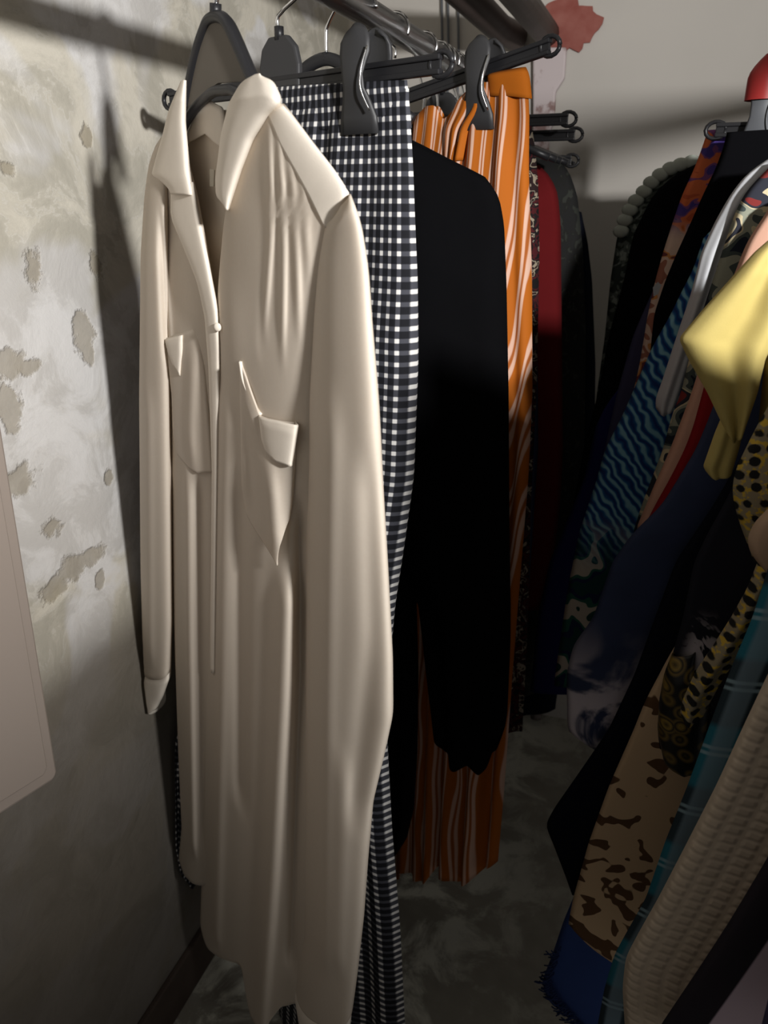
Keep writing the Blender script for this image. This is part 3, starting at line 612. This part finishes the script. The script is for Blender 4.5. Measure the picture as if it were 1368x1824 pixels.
s2 = cloth('sleeve', SP, [(245, 284), (290, 266), (350, 258), (450, 252), (700, 249), (1000, 251), (1150, 255), (1188, 254)],
      [(245, 296), (300, 300), (450, 299), (600, 303), (900, 306), (1100, 307), (1188, 304)], [(0, 262), (.5, 244), (1, 245)], [(0, 1188), (1, 1188)], cream, sh, T=.035, dn0=-.004, nu=40, nv=90,
      extra=both(ridge([(400, 290), (620, 298)], .006, -.010), ridge([(700, 270), (1150, 272)], .012, .006)))
cloth('cuff', SP, [(1183, 254), (1196, 247), (1215, 250), (1235, 257), (1257, 262)], [(1183, 304), (1205, 303), (1235, 292), (1250, 284), (1257, 281)], [(0, 1186), (1, 1186)], [(0, 1256), (1, 1252)], creamseam, s2, T=.034, dn0=-.004, nu=30, nv=16, sm=.004)
for y in (575,): MB().ball(SP.px(388, y, .028), .0042, 10, (1, .5, 1)).build('button', creamseam, sh)

# its hanger: tall A-shaped neck with a thick black rim
HP = Plane(-.362, .676, -32)
t = thing('shirt_hanger', HP.px(383, 30), 'black hanger with smoky triangular neck inside the cream shirt collar', 'hanger')
out = [(327, 232), (338, 160), (352, 95), (366, 52), (376, 34), (392, 30), (406, 42), (420, 70), (438, 112), (458, 158)]
MB().tube(smooth_pts([HP.px(x, y) for x, y in out], 6), .0052, 10, flat=(1.2, 1)).build('rim', plastic, t)
MB().prism([HP.px(x, y) for x, y in [(332, 216)] + out[1:-1] + [(452, 146), (425, 146), (392, 148), (366, 164), (350, 196), (340, 222)]], HP.n * .004).build('neck_panel', felt, t, smooth=False, label='smoky grey centre panel')
MB().tube([HP.px(384, 30), HP.px(384, 6)], .0052, 12).build('hook_socket', plastic, t)
hb = HP.px(384, 10)
MB().tube(smooth_pts([hb, HP.px(384, -18)] + [(RX + .0195 * math.cos(a), HP.px(384, -18)[1], RZ + .0195 * math.sin(a)) for a in (3.1, 2.3, 1.5, .7, -.1)], 5), .0026, 8).build('hook', chrome, t)
MB().tube(smooth_pts([SP.px(x, y, -.012) for x, y in ((300, 300), (330, 215), (372, 166), (400, 158), (425, 163), (500, 215), (580, 320))], 5), .0045, 10).build('shoulder_arm', plastic, t)

# ------------------------------------------------------------------ right rail
def rg(name, y, L, bot, mat, label, cat, T=.012, seed=1, folds=.006, sm=.02, parts=None, R=None, top=None, body='dress_body', uvn=None, nv=80, th=0, hang=True, waves=(2, 6), wallx=-9, nu=70, solid=.0016):
    pl = Plane(XR, y, th); t = thing(name, pl.P(0, EYE + .08), label, cat)
    z0 = pl.sz(L[0][1], L[0][0])[1]; zt = max(z0 + .005, EYE + .05) if top is None else top
    tf = (lambda u: z0 + (zt - z0) * math.sin(PI * min(u, .5)) ** .7) if R is None else [(0, L[0][0]), (1, (R[0][0]))]
    cloth(body, pl, L, (lambda z: .24) if R is None else R, tf, bot, mat, t, T=T, nu=nu, nv=nv, folds=fold_fn(seed, 4, folds, waves), sm=sm, ramp=(.4, .7), uvn=uvn, wallx=wallx, solid=solid)
    return t, pl
rg('lace_cardigan', 1.50, [(285, 1236), (300, 1195), (330, 1150), (370, 1118), (420, 1100), (500, 1088), (600, 1078), (700, 1064), (800, 1052), (1000, 1040)], [(0, 1100), (1, 1120)], lacedark, 'grey-green lace cardigan with pale scalloped shoulder, last on the right rail', 'cardigan', seed=31)
t = bpy.data.objects['lace_cardigan']; pl = Plane(XR, 1.485, 0); m = MB()
for k, (x, y) in enumerate([(1232, 288), (1212, 293), (1194, 300), (1176, 311), (1160, 325), (1147, 341), (1133, 357), (1122, 374), (1113, 392), (1106, 412)]):
    m.ball(pl.px(x, y), .0125, 8, (1.1, .35, .85))
m.build('lace_trim', laceW, t, label='pale scalloped lace edge')
rg('black_coat', 1.42, [(288, 1250), (300, 1222), (320, 1190), (350, 1162), (420, 1128), (500, 1112), (600, 1085), (700, 1066), (800, 1040), (900, 1022), (1000, 1000), (1150, 985)], [(0, 1230), (1, 1250)], blackcoat, 'wide black coat with sloping shoulder hanging before the lace cardigan', 'coat', seed=32)
rg('royal_blue_dress', 1.37, [(760, 1062), (850, 1042), (950, 1002), (1000, 980), (1100, 958), (1230, 945)], [(0, 1232), (.5, 1240), (1, 1235)], royal, 'royal blue dress whose dark edge shows left of the peacock print', 'dress', seed=33, top=EYE - .1)
rg('slate_dress', 1.32, [(500, 1172), (560, 1145), (600, 1128), (700, 1100), (800, 1078), (900, 1052)], [(0, 960), (1, 980)], slate, 'slate purple dress peeking out between the black coat and the peacock print', 'dress', seed=34)
rg('printed_scarf_dress', 1.26, [(232, 1262), (262, 1252), (300, 1238), (350, 1215), (400, 1198), (450, 1182), (500, 1168), (560, 1155), (650, 1140), (730, 1122)], [(0, 740), (1, 760)], scarf, 'orange, purple and peach printed dress left of the black dress', 'dress', seed=35)
t = bpy.data.objects['printed_scarf_dress']; pl = Plane(XR, 1.235, 0)
MB().prism([pl.px(x, y) for x, y in ((1163, 512), (1172, 502), (1178, 508), (1172, 524), (1164, 528))], (0, .002, 0)).build('tag', whitegrey, t, smooth=False, label='small white tag')
t5, pl5 = rg('black_dress', 1.19, [(236, 1296), (262, 1290), (300, 1276), (350, 1252), (400, 1230), (450, 1207), (500, 1186), (560, 1166), (640, 1158)], [(0, 700), (1, 720)], blackcoat, 'black dress under the red-tipped clip, between the scarf print and white blouse', 'dress', seed=36)
rg('peacock_print_dress', 1.13, [(425, 1254), (480, 1236), (520, 1215), (560, 1196), (620, 1162), (680, 1136), (740, 1110), (800, 1079), (860, 1062), (950, 1032), (1050, 1012), (1200, 990)], [(0, 1222), (.5, 1230), (1, 1220)], teal, 'teal and blue peacock print dress with a cream and green floral lower half', 'dress', seed=37)
t7, pl7 = rg('white_blouse', 1.08, [(280, 1375), (295, 1350), (315, 1326), (350, 1300), (400, 1272), (450, 1250), (520, 1233), (600, 1206)], [(0, 640), (1, 650)], whitegrey, 'white blouse with long sleeve hanging between peacock dress and floral dress', 'blouse', seed=38, body='blouse_body')
cloth('sleeve', Plane(XR, 1.065), [(285, 1370), (310, 1332), (350, 1301), (400, 1273), (450, 1250), (520, 1233), (600, 1206), (680, 1180), (712, 1168), (735, 1170)], [(285, 1410), (350, 1345), (400, 1318), (450, 1296), (520, 1272), (600, 1242), (680, 1216), (712, 1206), (735, 1196)], [(0, 288), (1, 285)], [(0, 726), (.5, 737), (1, 732)], whitegrey, t7, T=.014, nu=24, nv=50, folds=fold_fn(3, 3, .004, (1, 2)), wallx=-9)
rg('floral_dress', 1.035, [(285, 1385), (340, 1330), (380, 1310), (450, 1287), (520, 1264), (600, 1238), (700, 1214), (740, 1198), (800, 1182), (900, 1144), (945, 1130)], [(0, 948), (1, 960)], floral, 'grey-green, cream and dark red floral dress right of the white blouse', 'dress', seed=39)
rg('peach_dress', .995, [(370, 1372), (430, 1332), (520, 1297), (600, 1264), (700, 1233), (800, 1195), (870, 1164), (935, 1137)], [(0, 942), (1, 960)], peach, 'plain peach dress whose long edge runs beside the crimson one', 'dress', seed=40)
rg('crimson_dress', .957, [(560, 1320), (640, 1268), (720, 1247), (760, 1236), (800, 1221), (850, 1196), (900, 1168), (935, 1150)], [(0, 944), (1, 950)], redb, 'crimson dress showing as a thin wedge under the yellow sleeve', 'dress', seed=41, top=EYE + .02)
rg('navy_tie_dye_dress', .920, [(640, 1312), (700, 1280), (740, 1266), (800, 1241), (850, 1211), (900, 1180), (950, 1128), (1000, 1092), (1100, 1058), (1150, 1022), (1200, 1010), (1300, 1012), (1335, 1030)], [(0, 1300), (.05, 1332), (.12, 1335), (.18, 1280), (.3, 1200), (1, 1200)], tie, 'navy dress with smoky white tie-dye at its lower hem', 'dress', seed=42, top=EYE + .0, nu=90)
rg('black_long_dress', .880, [(800, 1330), (900, 1272), (1000, 1205), (1100, 1168), (1200, 1132), (1300, 1085), (1380, 1030), (1440, 988), (1470, 972), (1500, 985), (1560, 1008), (1600, 1022)], [(0, 1595), (.1, 1600), (1, 1600)], navyblack, 'long black dress reaching low beside the beige floral dress', 'dress', seed=43, top=EYE - .02)
t19, pl19 = rg('blue_denim_skirt', .90, [(1500, 1065), (1580, 1030), (1640, 1005), (1700, 985), (1748, 966), (1780, 975), (1824, 1018), (1850, 1035)], [(0, 1790), (.15, 1845), (.4, 1900), (1, 1940)], denim, 'blue denim skirt with frayed hem at the bottom of the right-hand row', 'skirt', seed=44, top=EYE - .6, body='skirt_body')
m = MB(); rr = random.Random(8); ed = [(1690, 988), (1748, 966), (1775, 974), (1800, 995), (1824, 1018), (1850, 1040)]
for k in range(90):
    q = k / 89 * (len(ed) - 1); i = min(int(q), len(ed) - 2); f = q - i; y = ed[i][0] + (ed[i + 1][0] - ed[i][0]) * f; x = ed[i][1] + (ed[i + 1][1] - ed[i][1]) * f
    a = Plane(XR, .885).px(x + 14 + rr.uniform(-4, 4), y - 6, .002); b = a + np.array([rr.uniform(-.022, -.006), rr.uniform(-.006, .006), rr.uniform(-.02, .002)])
    m.tube(smooth_pts([a, (a + b) / 2 + np.array([0, -.004, rr.uniform(-.004, .004)]), b], 3), .0011, 5)
m.build('frayed_fringe', denimfr, t19)
rg('beige_floral_dress', .845, [(1000, 1290), (1100, 1235), (1170, 1192), (1250, 1150), (1300, 1130), (1400, 1086), (1500, 1050), (1600, 1022), (1650, 1012), (1690, 1030), (1722, 1052)], [(0, 1640), (.03, 1680), (.10, 1722), (.2, 1650), (1, 1650)], beige, 'beige dress with dark brown scattered flowers between black and teal plaid', 'dress', seed=45, top=EYE - .1, nu=90)
t14, pl14 = rg('splash_print_dress', .81, [(830, 1325), (900, 1290), (950, 1262), (1000, 1238), (1060, 1226), (1100, 1218), (1170, 1198), (1200, 1184), (1250, 1176), (1300, 1172), (1345, 1178)], [(0, 1335), (.2, 1345), (1, 1350)], splash, 'black dress with a white splash print and gold coin-like hem', 'dress', seed=46, top=EYE - .02, R=None)
cloth('coin_trim', Plane(XR, .806), [(1150, 1204), (1200, 1184), (1250, 1175), (1300, 1172), (1350, 1182), (1362, 1190)], [(1150, 1240), (1200, 1235), (1250, 1265), (1300, 1258), (1362, 1252)], [(0, 1165), (1, 1160)], [(0, 1345), (.5, 1362), (1, 1355)], coins, t14, T=.022, nu=30, nv=40, wallx=-9, label='dark trim with dull gold coins')
# yellow short-sleeved blouse
PY = Plane(XR, .772, 0)
t = thing('yellow_blouse', PY.P(0, EYE + .08), 'pale yellow blouse with a short sleeve sticking out at the right', 'blouse')
cloth('blouse_body', Plane(XR, .776), [(400, 1400), (500, 1372), (620, 1366), (760, 1352), (900, 1345)], (lambda z: .22), [(0, 395), (1, 395)], [(0, 900), (1, 900)], yellow, t, T=.010, nu=40, nv=40, folds=fold_fn(5, 3, .006), wallx=-9)
cloth('sleeve', PY, [(420, 1380), (450, 1345), (500, 1300), (550, 1255), (600, 1213), (606, 1212), (640, 1228), (700, 1262), (760, 1290), (795, 1304)], [(420, 1420), (560, 1400), (640, 1362), (700, 1348), (760, 1326), (797, 1312)],
      [(0, 425), (1, 420)], [(0, 760), (.4, 785), (1, 772)], yellow, t, T=.011, nu=50, nv=70, folds=fold_fn(8, 4, .005, (1, 3)), sm=.003, ramp=(.6, 1), wallx=-9)
cloth('sleeve_hem', Plane(XR, .776), [(735, 1290), (770, 1275), (830, 1254), (850, 1264)], [(735, 1325), (780, 1320), (810, 1312), (850, 1300)], [(0, 735), (1, 735)], [(0, 838), (.3, 849), (1, 845)], yellow, t, T=.010, nu=24, nv=30, sm=.003, folds=fold_fn(2, 2, .003, (1, 2)), wallx=-9)
t15, pl15 = rg('woven_yellow_black_jacket', .738, [(700, 1385), (740, 1360), (790, 1334), (840, 1310), (880, 1305), (930, 1318), (1000, 1345), (1040, 1348)], [(0, 1000), (1, 1010)], tweed, 'yellow and black honeycomb-weave jacket right of the yellow sleeve', 'jacket', seed=47, top=EYE + .02, body='jacket_body')
cloth('sleeve', Plane(XR, .738), [(990, 1355), (1050, 1332), (1100, 1304), (1150, 1272), (1200, 1238), (1250, 1216), (1275, 1212)], [(990, 1400), (1050, 1372), (1100, 1350), (1150, 1325), (1200, 1290), (1250, 1262), (1275, 1250)], [(0, 985), (1, 985)], [(0, 1270), (.5, 1282), (1, 1268)], tweed, t15, T=.012, nu=24, nv=50, folds=fold_fn(6, 3, .005, (1, 2)), wallx=-9)
tt = thing('tan_blouse', Plane(XR, .702).P(0, EYE + .08), 'tan blouse showing only a rounded sleeve end beside the honeycomb weave', 'blouse')
cloth('sleeve', Plane(XR, .702), [(860, 1400), (905, 1372), (930, 1345), (960, 1332), (985, 1338), (1010, 1358), (1035, 1380)], (lambda z: .0), [(0, 860), (1, 850)], [(0, 1020), (.5, 1030), (1, 1030)], tan, tt, T=.012, nu=30, nv=40, wallx=-9)
rg('teal_plaid_dress', .66, [(980, 1380), (1100, 1342), (1200, 1300), (1280, 1270), (1400, 1226), (1500, 1186), (1600, 1152), (1660, 1118), (1700, 1096), (1760, 1078), (1824, 1066), (1900, 1058)], [(0, 1890), (1, 1900)], plaid, 'teal and charcoal plaid dress beside the cream waffle knit', 'dress', seed=48, top=EYE - .15)
rg('cream_knit_cardigan', .605, [(1150, 1395), (1200, 1370), (1300, 1323), (1400, 1277), (1500, 1226), (1600, 1174), (1660, 1140), (1705, 1116), (1760, 1110), (1824, 1114), (1900, 1120)], [(0, 1890), (1, 1900)], knit, 'cream waffle-knit cardigan hanging at the near end of the right rail', 'cardigan', seed=49, top=EYE - .2, folds=.010, waves=(3, 7), body='cardigan_body')
rg('black_striped_dress', .55, [(1500, 1385), (1560, 1350), (1640, 1302), (1720, 1250), (1824, 1180), (1920, 1118)], [(0, 1900), (1, 1900)], striped, 'black dress with a broad mauve stripe in the lower right corner', 'dress', seed=50, top=EYE - .2, folds=.004)

rg('unseen_grey_dress', .47, [(300, 1700), (700, 1600), (1500, 1440), (1900, 1340)], [(0, 1950), (1, 1960)], slate, 'slate grey dress added out of view before the striped dress to block lamp light', 'dress', seed=51, top=EYE - .02, folds=.004)  # added unseen garment, keeps lamp light off the lower left-rail clothes
rg('unseen_brown_dress', .39, [(300, 1900), (700, 1760), (1500, 1560), (2000, 1440)], [(0, 2050), (1, 2060)], brownprint, 'dark brown printed dress added out of view nearest the camera to block lamp light', 'dress', seed=52, top=EYE - .03, folds=.004)  # second added blocker out of view, deepens the shade on the left row

# red-tipped clip hanger over the black dress
PH = Plane(XR, 1.17, -12)
sl, zl = PH.sz(1275, 232)
t = clip_hanger(PH, sl, .20, zl, zl - .002, [], 'black clip hanger with a red-tipped grey clip at the right edge', zc=0, rx=XR)
s_, z_ = PH.sz(1372, 108)
clip(PH, s_, z_, t, h=.112, w=.038, mat=greypl)
m = MB(); V = []
for i in range(9):
    a = i / 8
    for k in range(12):
        b = 2 * PI * k / 12; rx_ = .022 * math.sin(PI / 2 * min(1, a * 1.6 + .12)); V.append(PH.P(s_ + rx_ * math.cos(b), z_ + .006 - a * .052, .012 + .020 * math.sin(b) * math.sin(PI / 2 * min(1, a * 1.6 + .2))))
m.add(V, [(i * 12 + k, (i + 1) * 12 + k, (i + 1) * 12 + (k + 1) % 12, i * 12 + (k + 1) % 12) for i in range(8) for k in range(12)] + [tuple(range(12))]); m.build('clip_grip', redpl, t, label='red grip')

# plain wire hooks bunched on the rail (the hangers below are behind other clothes)
